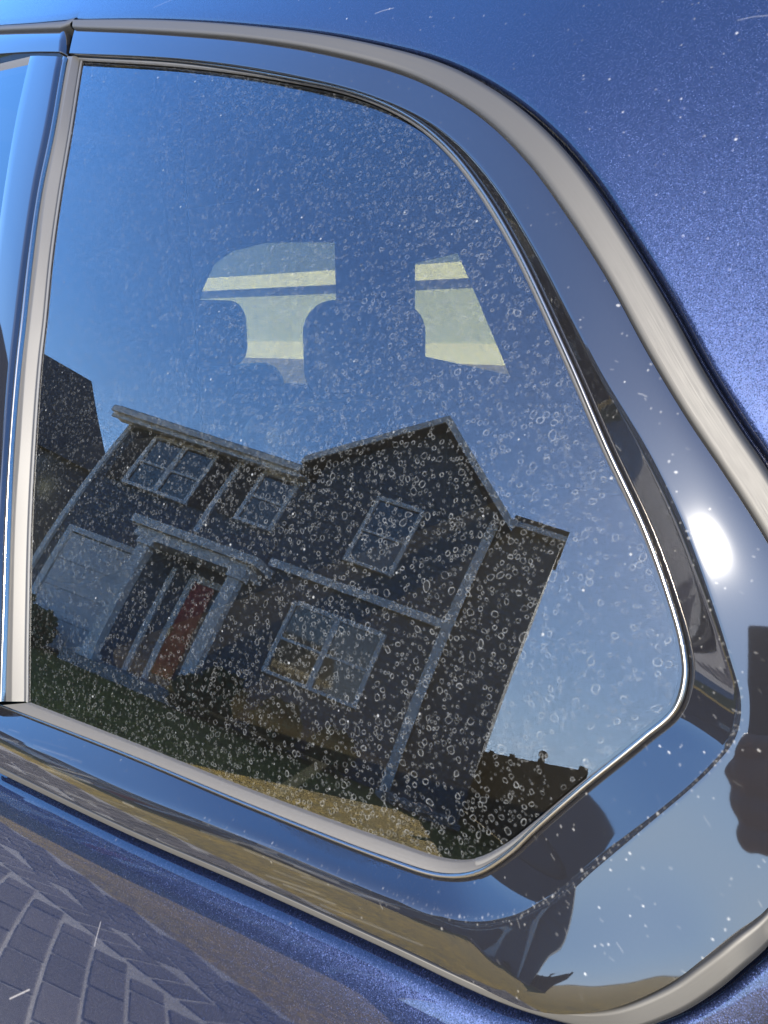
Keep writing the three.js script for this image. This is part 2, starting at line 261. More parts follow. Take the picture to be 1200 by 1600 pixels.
// seal, bead, ledge and strips round the glass
mesh('window_seal', strip(crv.glass, crv.bead, 0.0012, 0.003, 0, 19, 19 * 8, [[-0.12, 0.0002], [0, 0.0009], [0.35, 0.0016], [0.7, 0.0002], [1.1, 0.0006]]), M.rubber, car);
mesh('bright_bead', merge([tube(crv.bead, 0.0055, 0.0008, 0.0015, 0, 12, 96), tube(crv.bead, 0.0055, 0.0015, 0.0015, 12, 19, 70), tube(crv.bead, 0.0052, 0.0015, 0.0009, 19, 24, 50)]), M.bright, car);
mesh('window_ledge', strip(crv.glass, crv.bead, 0.0006, 0.0046, 17.6, 24, 60, [[-0.25, -0.001], [0, 0.0006], [0.12, 0.0009], [0.5, 0.0006], [0.9, 0.0003], [1.02, -0.0006]]), M.ledge, car);
{
  const l = crv.strip_l, m = crv.strip_m, r = crv.strip_r, rows = [];
  for (let i = 0; i <= 90; i++) { const u = i / 10, a = l(u), b = m(u), c = r(u), k = (p, q, t) => p.map((v, n) => v + (q[n] - v) * t); rows.push([[a, 0.002], [a, 0.0058], [k(a, b, 0.1), 0.0063], [k(a, b, 0.88), 0.0068], [b, 0.0069], [k(b, c, 0.1), 0.0066], [k(b, c, 0.92), 0.0027], [c, 0.0018], [[c[0] + 0.0006, c[1]], 0.0004]].map(([q, h]) => P(q[0], q[1], h))); }
  mesh('pillar_strip', loft(rows), M.strip, car);
  const g = crv.strip_r, rr = []; for (let i = 0; i <= 90; i++) { const c = g(i / 10); rr.push([P(c[0] + 0.0004, c[1], 0.0014), P(c[0] + 0.0028, c[1], 0.0015), P(c[0] + 0.0034, c[1], 0.0004)]); }
  mesh('pillar_seal', loft(rr), M.rubber, car);
}
// gloss black trim panel: bevel down to the glass, soft crease, panel out to the moulding
const miOf = (() => {                                           // the moulding's point opposite each point of the crease
  const t = []; let last = 0;
  for (let i = 0; i <= 240; i++) {
    const a = crv.crease(i / 10); let best = 1e9, at = last;
    for (let u = last; u <= Math.min(27, last + 2.5); u += 0.02) { const b = crv.mi(u), d = Math.hypot(a[0] - b[0], a[1] - b[1]); if (d < best) { best = d; at = u; } }
    t.push(last = at);
  }
  const n = 14; for (let i = 0; i < n; i++) { t[i] = t[n] * i / n; t[240 - i] = 27 + (t[240 - n] - 27) * i / n; }
  for (let k = 0; k < 6; k++) for (let i = 1; i < 240; i++) t[i] = (t[i - 1] + 2 * t[i] + t[i + 1]) / 4;
  return (u) => { const f = Math.min(239.999, u * 10), i = Math.floor(f); return t[i] + (t[i + 1] - t[i]) * (f - i); };
})();
const smooth = (a, b, x) => { const t = Math.min(1, Math.max(0, (x - a) / (b - a))); return t * t * (3 - 2 * t); };
function panelRow(u, lift = 0) {
  const b = crv.bead(u), c = crv.crease(u), m = crv.mi(miOf(u)), lower = smooth(18.2, 20.5, u), row = [], hB = 0.0036, hC = outer(c[0], c[1]);
  const tailBottom = smooth(15.6, 18, u) * (1 - lower);
  const pt = (t) => {                                           // t: 0 bead, 1 crease, 2 moulding
    if (t <= 1) return [b[0] + (c[0] - b[0]) * t, b[1] + (c[1] - b[1]) * t, hB + (hC - hB) * t];
    const v = t - 1, roll = 0.0006 + 0.0009 * lower + 0.003 * tailBottom, pw = 1.6 * lower + 4.5 * (1 - lower);
    const x = c[0] + (m[0] - c[0]) * v, s = c[1] + (m[1] - c[1]) * v; return [x, s, outer(x, s) + 0.0090 * tailBottom * v + 0.0014 * lower * v + 0.0016 * smooth(14.6, 15.8, u) * (1 - lower) * v * v - roll * v ** pw];
  };
  const lb = Math.hypot(c[0] - b[0], c[1] - b[1]), lm = Math.hypot(c[0] - m[0], c[1] - m[1]), soft = 0.0022 + 0.004 * lower;
  const da = Math.min(0.45, soft / Math.max(1e-4, lb)), db = Math.min(0.45, soft / Math.max(1e-4, lm)), A = pt(1 - da), K = pt(1), B = pt(1 + db), put = (q) => row.push([q[0], q[1], q[2] + lift]);
  for (const t of [0, 0.33, 0.66, 0.9]) put(pt(t * (1 - da)));
  for (let k = 0; k <= 6; k++) { const t = k / 6; put([0, 1, 2].map((i) => A[i] * (1 - t) ** 2 + 2 * K[i] * t * (1 - t) + B[i] * t * t)); }
  for (let k = 1; k <= 14; k++) put(pt(1 + db + (1 - db) * k / 14));
  return row;
}
function panelMesh(lift) {
  const rows = [], uvs = [];
  for (let i = 0; i <= 24 * 10; i++) { const q = panelRow(i / 10, lift); rows.push(q.map((p) => P(p[0], p[1], p[2]))); uvs.push(q.map((p) => [(p[0] + 0.6) / 0.9, (p[1] + 0.33) / 0.8])); }
  return loft(rows, uvs);
}
const trim = mesh('trim_panel', panelMesh(0), M.gloss, car);
trim.userData.label = 'gloss black plastic trim panel round the quarter window';
const speckMap = canvasMap(2048, 1820, (g, w, h) => {
  const r = rng(91), X = (x) => (x + 0.6) / 0.9 * w, Y = (s) => h - (s + 0.33) / 0.8 * h;
  for (let k = 0; k < 5200; k++) { const x = -0.6 + 0.9 * r(), s = -0.33 + 0.8 * r(), tail = smooth(0.05, 0.22, x), a = (0.15 + 0.85 * r() ** 2) * (0.4 + 0.6 * tail); if (r() > 0.35 + 0.65 * tail) continue; g.fillStyle = `rgba(255,255,255,${a})`; g.beginPath(); g.ellipse(X(x), Y(s), 0.8 + 1.6 * r() * r(), 0.7 + 0.9 * r() * r(), 0.4 * r(), 0, 7); g.fill(); }
  for (let k = 0; k < 260; k++) {                               // short wiping scratches and lint
    const x = 0.06 + 0.24 * Math.sqrt(r()), s = -0.26 + 0.42 * r(), q = -0.35 + 1.1 * (r() - 0.5), l = 3 + 10 * r() * r(); g.strokeStyle = `rgba(255,255,255,${0.06 + 0.34 * r() ** 2})`; g.lineWidth = 0.6 + 0.6 * r();
    g.beginPath(); g.moveTo(X(x), Y(s)); g.quadraticCurveTo(X(x) + Math.cos(q) * l * 0.5, Y(s) - Math.sin(q) * l * 0.5 + 3 * (r() - 0.5), X(x) + Math.cos(q) * l, Y(s) - Math.sin(q) * l); g.stroke();
  }
  for (let k = 0; k < 60; k++) {                                // long wiping marks on the lower roll
    const x = -0.3 + 0.35 * r(), s = -0.245 - 0.03 * r() + 0.02 * (x > -0.05), l = 30 + 130 * r(); g.strokeStyle = `rgba(255,255,255,${0.03 + 0.07 * r()})`; g.lineWidth = 0.8 + 3 * r() * r();
    g.beginPath(); g.moveTo(X(x), Y(s)); g.lineTo(X(x) + l, Y(s) - l * (0.1 + 0.1 * r())); g.stroke();
  }
  for (let i = 90; i < 226; i++) for (let k = 0; k < 2; k++) {  // grit caught along the crease
    const c = crv.crease((i + r()) / 10), lowc = i > 135 ? 1 : 0.25; if (r() > lowc) continue;
    g.fillStyle = `rgba(255,255,240,${0.1 + 0.45 * r() ** 3})`; g.beginPath(); g.arc(X(c[0]) + 7 * (r() - 0.5), Y(c[1]) + 7 * (r() - 0.5), 0.6 + 1.2 * r() * r(), 0, 7); g.fill();
  }
});
const specks = mesh('dust_specks', panelMesh(0.0004), phys({ color: lin(0.8, 0.79, 0.75), roughness: 0.8, alphaMap: speckMap, transparent: true, opacity: 0.14 }), trim);
specks.userData.kind = 'stuff';
// satin silver moulding
{
  const prof = [[0, -0.004], [0.02, 0.0006], [0.1, 0.0022], [0.28, 0.0026], [0.5, 0.0022], [0.75, 0.0026], [0.9, 0.0021], [0.985, 0.0004], [1, -0.004]], rows = [];
  for (let i = 0; i <= 27 * 8; i++) {
    const u = i / 8, a = crv.mi(u), b = crv.mo(u), sink = 0.0016 * smooth(21.5, 24, u) - 0.0035 * smooth(16, 18.5, u) * (1 - smooth(20.5, 22.5, u));
    rows.push(prof.map(([v, e]) => PO(a[0] + (b[0] - a[0]) * v, a[1] + (b[1] - a[1]) * v, 0.0200 + e - sink)));
  }
  mesh('window_moulding', loft(rows), M.satin, car);
}
// painted body round the moulding
function bodyRow(u, lift = 0) {
  const c = crv.mo(u), a = crv.mo(Math.max(0, u - 0.05)), b = crv.mo(Math.min(27, u + 0.05)), l = Math.hypot(b[0] - a[0], b[1] - a[1]), n = [-(b[1] - a[1]) / l, (b[0] - a[0]) / l];
  const low = smooth(20.5, 23.5, u), sink = 0.006 * low;
  const flat = [[0.0001, 0.0136], [0.0007, 0.0091], [0.0014, 0.0091], [0.0019, 0.0161], [0.0030, 0.0184], [0.0060, 0.0195], [0.014, 0.0200], [0.03, 0.0202], [0.06, 0.0202], [0.1, 0.0198], [0.15, 0.0190], [0.21, 0.0176], [0.28, 0.0146], [0.42, 0.0026]];
  const shoulder = [[0.0001, 0.0096], [0.0010, 0.0061], [0.0020, 0.0064], [0.0038, 0.0096], [0.0062, 0.0134], [0.0092, 0.0168], [0.013, 0.0192], [0.02, 0.0214], [0.035, 0.0234], [0.07, 0.0256], [0.12, 0.0271], [0.2, 0.0276], [0.33, 0.0246], [0.46, 0.0166]];
  return flat.map(([d, h], k) => { const D = d + (shoulder[k][0] - d) * low, H = h + (shoulder[k][1] - h) * low; return [c[0] + n[0] * D, c[1] + n[1] * D, H + lift + 0 * sink]; });
}
function bodyMesh(lift, first = 0) {
  const rows = [], uvs = [], k0 = lift ? 4 : 0;
  for (let i = first * 8; i <= 27 * 8; i++) { const q = bodyRow(i / 8, lift).slice(k0); rows.push(q.map((p) => PO(p[0], p[1], p[2]))); uvs.push(q.map((p) => lift ? [(p[0] + 0.7) / 1.05, (p[1] + 0.62) / 0.6] : [p[0], p[1]])); }
  return loft(rows, uvs);
}
const body = mesh('quarter_panel', bodyMesh(0), M.paint, car);
body.userData.label = 'metallic blue quarter panel with dusty dried marks';
const dirtMap = canvasMap(2048, 1170, (g, w, h) => {
  const r = rng(17), X = (x) => (x + 0.7) / 1.05 * w, Y = (s) => h - (s + 0.62) / 0.6 * h;
  g.lineCap = 'round';
  for (let k = 0; k < 2600; k++) { g.fillStyle = `rgba(255,255,255,${0.1 + 0.6 * r() ** 3})`; g.beginPath(); g.arc(w * r(), h * r(), 0.5 + 0.8 * r() * r(), 0, 7); g.fill(); }
  g.strokeStyle = 'rgba(255,250,235,1)'; g.lineWidth = 2.4; g.beginPath(); g.moveTo(X(-0.217), Y(-0.432)); g.lineTo(X(-0.192), Y(-0.411)); g.stroke();
  g.lineWidth = 1.3; g.beginPath(); g.moveTo(X(-0.122), Y(-0.327)); g.lineTo(X(-0.124), Y(-0.344)); g.stroke();
});
const dirt = mesh('dried_dirt', bodyMesh(0.0004, 19), std({ color: lin(0.46, 0.44, 0.43), roughness: 0.95, alphaMap: dirtMap, transparent: true, opacity: 0.13 }), body);
dirt.userData.kind = 'stuff';
const scratchMap = canvasMap(1024, 1024, (g, w, h) => {
  const r = rng(23);
  for (let k = 0; k < 900; k++) { g.fillStyle = `rgba(255,255,255,${0.2 + 0.8 * r() ** 2})`; g.beginPath(); g.arc(w * r(), h * r(), 0.5 + 0.9 * r() * r(), 0, 7); g.fill(); }
  for (let k = 0; k < 46; k++) { const x = w * r(), y = h * r(), l = 12 + 80 * r() * r(), q = 0.1 * (r() - 0.5); g.strokeStyle = `rgba(255,255,255,${0.15 + 0.6 * r() ** 2})`; g.lineWidth = 0.7 + 0.7 * r(); g.beginPath(); g.moveTo(x, y); g.quadraticCurveTo(x + l / 2, y - 2 * r(), x + l, y + l * q); g.stroke(); }
});
{
  const rows = [], uvs = [];
  for (let i = 0; i <= 15 * 8; i++) { const q = bodyRow(i / 8, 0.0004).slice(6); rows.push(q.map((p) => PO(p[0], p[1], p[2]))); uvs.push(q.map((p) => [(p[0] + 0.2) / 0.55, (p[1] + 0.1) / 0.55])); }
  const s = mesh('fine_scratches', loft(rows, uvs), std({ color: lin(0.8, 0.8, 0.8), roughness: 0.7, alphaMap: scratchMap, transparent: true, opacity: 0.16 }), body); s.userData.kind = 'stuff';
}
for (const [k, ds] of [['doorpanel_b', 0.03], ['doorpanel_t', 0.03], ['doormould_t', 0.03]]) { const l = C[k], e = l[l.length - 1]; l.push([e[0] - 0.45, e[1] + ds], [e[0] - 1.0, e[1] - 0.04]); crv[k] = along(l); }
// rear door: moulding, upper panel, pillar cover, glass, and the gap beside the quarter window
{
  const line = (u) => (f) => f(u);
  const gapRows = []; for (let i = 0; i <= 90; i++) { const u = i / 10, a = crv.gapchrome_l(u), b = crv.gapchrome_r(u); gapRows.push([P(a[0], a[1], 0.006), P(a[0], a[1], 0.0094), P((a[0] + b[0]) / 2, (a[1] + b[1]) / 2, 0.0101), P(b[0], b[1], 0.0094), P(b[0], b[1], 0.003)]); }
  mesh('gap_bead', loft(gapRows), M.bright, car);
  const backing = []; for (let i = 0; i <= 45; i++) { const u = i / 5, a = crv.door_edge(u), b = crv.strip_m(u); backing.push([P(a[0] - 0.03, a[1], 0.0008), P(b[0], b[1], 0.0008)]); }
  mesh('door_gap_lining', loft(backing), M.rubber, car);
  const door = mesh('rear_door', (() => {                      // pillar cover between the door glass and the gap
    const rows = []; for (let i = 0; i <= 48; i++) { const t = i / 48, a = crv.doorglass_r(t * 6), b = crv.door_edge(t * 9); rows.push([[0, 0.004], [0.01, 0.0105], [0.05, 0.012], [0.3, 0.0128], [0.6, 0.0128], [0.9, 0.0127], [0.965, 0.0118], [1, 0.003]].map(([v, h]) => P(a[0] + (b[0] - a[0]) * v, a[1] + (b[1] - a[1]) * v, h))); }
    return loft(rows);
  })(), M.gloss, car);
  door.userData.label = 'gloss black pillar cover at the edge of the rear door';
  const dp = []; for (let i = 0; i <= 60; i++) { const u = i / 10, a = crv.doorpanel_b(u), b = crv.doorpanel_t(u); dp.push([[0, 0.0076], [0.03, 0.0176], [0.1, 0.0194], [0.5, 0.0202], [0.95, 0.0198], [1, 0.0156]].map(([v, h]) => PO(a[0] + (b[0] - a[0]) * v, a[1] + (b[1] - a[1]) * v, h))); }
  dp.unshift(dp[0].map((p, k) => { const q = p.clone().addScaledVector(OUT, -0.008); q.x += 0.0025; return q; }));
  mesh('upper_door_trim', loft(dp), M.gloss, car);
  const dm = []; for (let i = 0; i <= 60; i++) { const u = i / 10, a = crv.doorpanel_t(u), b = crv.doormould_t(u); dm.push([[0.02, 0.0096], [0.06, 0.0202], [0.2, 0.0222], [0.5, 0.0224], [0.85, 0.0220], [0.98, 0.0202], [1, 0.0116]].map(([v, h]) => PO(a[0] + (b[0] - a[0]) * v + (i === 0 ? 0.013 : 0), a[1] + (b[1] - a[1]) * v, h))); }
  mesh('door_moulding', loft(dm), M.satin, car);
  const seal = []; for (let i = 0; i <= 30; i++) { const t = i / 30, x = -0.636 - 0.4 * t, s = 0.428 + 0.056 * t / 0.4 * 0.4; seal.push([P(x - 0.004, s - 0.014, 0.002), P(x, s - 0.004, 0.0075), P(x, s, 0.009)]); }
  mesh('door_glass_seal', loft(seal), M.rubber, car);
  const dg = []; for (let i = 0; i <= 30; i++) { const t = i / 30, a = crv.doorglass_r(t * 6); dg.push(Array.from({ length: 25 }, (_, k) => P(a[0] + 0.006 - k * 0.075, a[1] + (0.10 - 0.10 * t) * Math.sin(k / 24 * Math.PI * 0.7), 0.0055))); }
  mesh('door_window', loft(dg), M.privacy, car);
  const skin = [], belt = []; for (let i = 0; i <= 40; i++) {   // door skin and belt strip below the door glass
    const x = -0.321 - 2.2 * i / 40, row = [[-0.284, 0.004], [-0.2845, 0.018], [-0.287, 0.0215], [-0.295, 0.024], [-0.33, 0.027], [-0.4, 0.0285], [-0.5, 0.028], [-0.66, 0.02]];
    skin.push(row.map(([s, h]) => P(x - 0.05 * (s + 0.284), s, h))); belt.push([[-0.243, 0.0062], [-0.246, 0.0085], [-0.264, 0.0105], [-0.28, 0.012], [-0.283, 0.004]].map(([s, h]) => P(x - 0.012, s, h)));
  }
  mesh('door_skin', loft(skin), M.paint, car); mesh('door_belt_strip', loft(belt), M.ledge, car);
  const fp = []; for (let i = 0; i <= 20; i++) { const s = -0.28 + 0.88 * i / 20; fp.push([0, 0.03, 0.06, 0.09].map((d, k) => P(-2.05 - d + 0.35 * (i / 20), s, [0.003, 0.012, 0.012, 0.003][k]))); }
  mesh('front_pillar_cover', loft(fp), M.gloss, car);
  const roof = []; for (let i = 0; i <= 40; i++) { const u = i / 40 * 6, a = crv.doormould_t(u), fan = Math.max(0.05, 0.30 - 0.25 * u); roof.push([[0.0003, 0.0116], [0.0016, 0.0076], [0.003, 0.0161], [0.006, 0.0192], [0.014, 0.0202], [0.05, 0.0202], [0.16, 0.0166], [0.4, 0.0076]].map(([d, h]) => PO(a[0] + fan * d + (i === 0 ? 0.007 : 0), a[1] + d * 0.97, h - 0.0004))); }
  mesh('roof_side', loft(roof), M.paint, car);
}
// the rest of the shell, so that the cabin is dark and the car stands on its wheels
{
  const shell = M.paint, y0 = 0.34;
  mesh('lower_side', rbox(-2.7, 0.95, y0, 0.86, -1.62, 0.135, 0.09, 5), shell, car);
  mesh('roof', rbox(-1.9, 0.75, 1.86, 1.93, -1.24, -0.33, 0.03, 3), shell, car);
  mesh('headliner', box(-1.95, 0.75, 1.80, 1.83, -1.32, -0.37), M.cabin, car);
  mesh('cabin_floor', box(-2.5, 0.75, 0.87, 0.9, -1.36, 0.02), M.cabin, car);
  mesh('tailgate', box(0.62, 0.72, 0.87, 1.86, -1.34, -0.16), shell, car);
  mesh('dashboard', rbox(-2.55, -2.2, 0.87, 1.22, -1.34, 0.0, 0.06), M.cabin, car);
  const side = new THREE.Shape([[-2.6, 0.86], [0.72, 0.86], [0.72, 1.85], [-1.9, 1.85], [-2.6, 1.3]].map(([x, y]) => new THREE.Vector2(x, y)));
  const hole = (pts) => { const p = new THREE.Path(); p.setFromPoints(new THREE.SplineCurve(pts.map(([x, y]) => new THREE.Vector2(x, y))).getPoints(80)); side.holes.push(p); };
  const straight = (pts) => side.holes.push(new THREE.Path(pts.map(([x, y]) => new THREE.Vector2(x, y))));
  straight([[-1.86, 1.25], [-1.86, 1.47], [-1.82, 1.55], [-1.75, 1.63], [-1.66, 1.665], [-1.5, 1.68], [-1.35, 1.672], [-1.19, 1.66], [-1.19, 1.25]]);
  straight([[-0.93, 1.35], [-0.93, 1.59], [-0.78, 1.61], [-0.72, 1.5], [-0.615, 1.30]]);
  const sg = new THREE.ExtrudeGeometry(side, { depth: 0.03, bevelEnabled: false }); sg.translate(0, 0, -1.38);
  mesh('far_side', sg, M.cabin, car);
  mesh('front_passenger_window', box(-1.88, -1.17, 1.23, 1.7, -1.369, -1.366), M.clear, car);
  mesh('rear_passenger_window', box(-0.95, -0.6, 1.28, 1.63, -1.369, -1.366), M.clear, car);
  for (const [x, z, w] of [[-1.6, -1.36, 1], [0.35, -1.36, 1], [-1.6, 0.13, -1], [0.5, 0.13, -1]]) {
    const t = new THREE.TorusGeometry(0.29, 0.105, 16, 40); t.translate(x, 0.39, z - 0.11 * (w < 0 ? 1 : -1));
    const wheel = mesh('wheel', t, M.rubber, car), rim = new THREE.CylinderGeometry(0.22, 0.2, 0.14, 28); rim.rotateX(Math.PI / 2); rim.translate(x, 0.39, z - 0.11 * (w < 0 ? 1 : -1)); mesh('rim', rim, M.satin, wheel);
  }
  // seats seen through the glass
  const seat = (x, z, top, kind) => {
    const g = new THREE.Group(); g.name = 'seat'; car.add(g);
    const back = rbox(x - 0.07, x + 0.07, 0.92, top - 0.17, z - 0.25, z + 0.25, 0.06, 5); mesh('seat_back', back, M.leather, g);
    mesh('seat_cushion', rbox(x - 0.5, x + 0.02, 0.9, 1.06, z - 0.26, z + 0.26, 0.06, 5), M.leather, g);
    const head = rbox(-0.06, 0.06, -0.085, 0.085, -0.135, 0.135, 0.055, 6); head.scale(kind ?? 1, 1, kind ?? 1); head.translate(x + 0.03, top - 0.085, z); mesh('headrest', head, M.leather, g);
    const post = (d) => { const c = new THREE.CylinderGeometry(0.007, 0.007, 0.1, 10); c.translate(x + 0.03, top - 0.19, z + d); mesh('headrest_post', c, M.satin, g); }; post(-0.06); post(0.06);
  };
  seat(-1.33, -0.98, 1.495, 0.75); seat(-0.60, -0.72, 1.47); seat(-1.30, -0.3, 1.42); seat(-0.62, -0.22, 1.28);
  mesh('inner_pillar_trim', rbox(-1.5, -0.595, 0.9, 1.8, -0.37, -0.33, 0.015), M.carpet, car);
  mesh('cargo_cover', rbox(-0.5, 0.6, 1.02, 1.05, -1.3, -0.12, 0.012), M.tan, car);
}

// ---------------------------------------------------------------- houses
const HM = {
  siding: std({ color: lin(0.080, 0.118, 0.152), roughness: 0.85 }),
  white: std({ color: lin(0.72, 0.69, 0.65), roughness: 0.7 }),
  shutter: std({ color: lin(0.008, 0.009, 0.012), roughness: 0.6 }),
  shingle: std({ color: lin(0.07, 0.064, 0.058), roughness: 0.95 }),
  stone: std({ color: lin(0.13, 0.10, 0.075), roughness: 0.95 }),
  garage: std({ color: lin(0.68, 0.66, 0.64), roughness: 0.6 }),
  red: phys({ color: lin(0.34, 0.003, 0.016), roughness: 0.35 }),
  pane: phys({ color: lin(0.012, 0.018, 0.026), roughness: 0.04, ior: 2.1 }),
  metal: std({ color: lin(0.3, 0.28, 0.24), metalness: 1, roughness: 0.35 }),
  concrete: std({ color: lin(0.32, 0.31, 0.29), roughness: 0.95 }),
  pale: std({ color: lin(0.58, 0.52, 0.34), roughness: 0.85 }),
  cream: std({ color: lin(0.34, 0.335, 0.22), roughness: 0.85 }),
  fence: std({ color: lin(0.035, 0.026, 0.02), roughness: 0.9 }),
  leaf: std({ color: lin(0.05, 0.075, 0.025), roughness: 0.8, side: THREE.DoubleSide }),
  bark: std({ color: lin(0.07, 0.055, 0.04), roughness: 1 }),
};
const PHI = -0.416152, AX = V3(Math.cos(PHI), 0, -Math.sin(PHI)), NX = V3(Math.sin(PHI), 0, Math.cos(PHI));
const place = (a, n) => { const p = AX.clone().multiplyScalar(a).addScaledVector(NX, n); return [p.x, 0, p.z]; };
const A0 = -4, N0 = 14;                                         // house-local: x along the front, z away from the car, origin at the front's foot
const house = thing('dark_blue_house', 'two storey navy sided house with front gable, white trim and red door', 'house', place(A0, N0), PHI);
{
  const bx = (name, m, a0, a1, y0, y1, n0, n1, parent = house) => mesh(name, box(a0 - A0, a1 - A0, y0, y1, n0 - N0, n1 - N0), m, parent);
  bx('wall', HM.siding, -10.25, -5.45, 0, 6.75, 14, 24);        // main block
  const gable = new THREE.Shape([[-5.5, 0], [-1.4, 0], [-1.4, 7.35], [-3.45, 9.5], [-5.5, 7.35]].map(([a, y]) => new THREE.Vector2(a - A0, y)));
  const gg = new THREE.ExtrudeGeometry(gable, { depth: 9, bevelEnabled: false }); gg.translate(0, 0, 0); mesh('gable_wall', gg, HM.siding, house);
  bx('wall', HM.siding, -1.38, -0.02, 0, 7.55, 14.4, 24);          // wing set back beside the gable
  const lap = (a0, a1, y1, n) => {                              // lap siding: each course leans out over the one below
    const pts = [[0, 0]]; for (let y = 0; y < y1 - 0.02; y += 0.17) pts.push([-0.026, y], [-0.006, Math.min(y1, y + 0.17)]); pts.push([0, y1]);
    const g = new THREE.ExtrudeGeometry(new THREE.Shape(pts.map(([z, y]) => new THREE.Vector2(z, y))), { depth: a1 - a0, bevelEnabled: false }); g.rotateY(-Math.PI / 2); g.scale(1, 1, 1); g.translate(a1 - A0, 0, n - N0 - 0.002); mesh('lap_siding', g, HM.siding, house);
  };
  lap(-10.2, -5.52, 6.55, 14); lap(-5.48, -1.42, 7.3, 14); lap(-1.36, -0.04, 7.4, 14.4);
  // roofs
  const slab = (a0, y0, a1, y1, n0, n1, t) => { const s = new THREE.Shape([[a0, y0], [a1, y1], [a1, y1 + t], [a0, y0 + t]].map(([a, y]) => new THREE.Vector2(a - A0, y))); const g = new THREE.ExtrudeGeometry(s, { depth: n1 - n0, bevelEnabled: false }); g.translate(0, 0, n0 - N0); return g; };
  mesh('gable_roof', slab(-5.85, 7.02, -3.45, 9.54, 13.55, 23.4, 0.2), HM.shingle, house);
  mesh('gable_roof', slab(-3.45, 9.54, -1.05, 7.02, 13.55, 23.4, 0.2), HM.shingle, house);
  mesh('rake_board', slab(-5.86, 7.0, -3.45, 9.53, 13.5, 13.55, 0.24), HM.white, house);
  mesh('rake_board', slab(-3.45, 9.53, -1.04, 7.0, 13.5, 13.55, 0.24), HM.white, house);
  const low = (a0, a1, y, n0, n1, rise) => { const s = new THREE.Shape([[n0, y], [n1, y + rise], [n1, y + rise + 0.14], [n0, y + 0.14]].map(([n, q]) => new THREE.Vector2(n - N0, q))); const g = new THREE.ExtrudeGeometry(s, { depth: a1 - a0, bevelEnabled: false }); g.rotateY(-Math.PI / 2); g.translate(a1 - A0, 0, 0); return g; };
  mesh('main_roof', low(-10.65, -5.55, 6.83, 13.55, 19, 1.35), HM.shingle, house);
  mesh('wing_roof', low(-1.15, 0.03, 7.6, 14.1, 20, 1.2), HM.shingle, house);
  bx('gutter', HM.white, -10.7, -5.75, 6.72, 6.9, 13.42, 13.54); bx('fascia', HM.white, -10.65, -5.75, 6.58, 6.72, 13.52, 13.6); bx('soffit', HM.white, -10.65, -5.6, 6.66, 6.7, 13.6, 14.0);
  bx('fascia', HM.white, -1.2, 0.03, 7.42, 7.58, 14.06, 14.1);
  // corner boards, band, downspouts
  bx('corner_board', HM.white, -1.56, -1.36, 0, 7.2, 13.9, 14.0);
  bx('band_board', HM.white, -5.4, -1.57, 4.12, 4.34, 13.86, 13.95);
  for (const [a, y0] of [[-10.28, 0], [-7.27, 4.3]]) bx('downspout', HM.white, a - 0.055, a + 0.055, y0, 6.68, 13.88, 13.97);
  // windows: frame, bars and panes
  const win = (a0, a1, y0, y1, nx, rail, shut) => {
    const w = new THREE.Group(); w.name = 'window'; house.add(w); const t = 0.09, n0 = 13.87, n1 = 13.98;
    const b = (name, m, ...q) => bx(name, m, ...q, w);
    b('frame', HM.white, a0 - t, a0, y0 - t, y1 + t, n0, n1); b('frame', HM.white, a1, a1 + t, y0 - t, y1 + t, n0, n1); b('head', HM.white, a0, a1, y1, y1 + t * 1.4, n0, n1); b('sill', HM.white, a0, a1, y0 - t, y0, n0 - 0.04, n1);
    const wd = (a1 - a0) / nx;
    for (let k = 0; k < nx; k++) {
      if (k) b('mullion', HM.white, a0 + wd * k - 0.06, a0 + wd * k + 0.06, y0, y1, n0 + 0.005, n1);
      const l = a0 + wd * k + (k ? 0.06 : 0), r = a0 + wd * (k + 1) - (k < nx - 1 ? 0.06 : 0);
      b('rail', HM.white, l, r, rail - 0.035, rail + 0.035, n0 + 0.015, n1);
      b('pane', HM.pane, l, r, rail + 0.035, y1, 13.925, 13.94); b('pane', HM.pane, l, r, y0, rail - 0.035, 13.935, 13.95);
    }
    for (const s of shut) bx('shutter', HM.shutter, s, s + 0.42, y0 - 0.05, y1 + 0.05, 13.9, 13.95);
  };
  win(-9.45, -7.92, 5.0, 6.48, 2, 5.70, [-9.98, -7.80]);
  win(-6.58, -5.83, 5.08, 6.50, 1, 5.80, [-7.12]);
  win(-3.93, -3.0, 5.02, 6.84, 1, 5.90, []);
  win(-4.44, -2.58, 1.64, 3.40, 2, 2.5, []);
  // garage door in four panels
  const gd = new THREE.Group(); gd.name = 'garage_door'; house.add(gd);
  for (let k = 0; k < 4; k++) bx('panel', HM.garage, -9.82, -8.2, 0.08 + k * 0.76, 0.08 + k * 0.76 + 0.745, 13.93, 13.98, gd);
  bx('garage_trim', HM.white, -9.98, -8.04, 3.14, 3.30, 13.88, 13.99);
  bx('garage_trim', HM.white, -9.98, -9.84, 0, 3.13, 13.88, 13.99);
  // porch
  bx('porch_slab', HM.concrete, -8.1, -5.2, 0, 0.28, 12.9, 13.99);
  bx('porch_beam', HM.white, -7.95, -5.38, 3.5, 3.76, 12.95, 13.98); bx('porch_roof', HM.white, -8.12, -5.22, 3.78, 4.0, 12.85, 13.98);
  for (const a of [-7.62, -5.55]) { const c = new THREE.Group(); c.name = 'porch_column'; house.add(c); bx('shaft', HM.white, a - 0.13, a + 0.13, 0.45, 3.33, 12.97, 13.23, c); bx('base', HM.white, a - 0.19, a + 0.19, 0.28, 0.45, 12.92, 13.28, c); bx('capital', HM.white, a - 0.18, a + 0.18, 3.34, 3.49, 12.93, 13.27, c); }
  for (const a of [-7.22]) bx('sidelight_trim', HM.white, a - 0.06, a + 0.06, 0.28, 3.2, 13.9, 13.99);
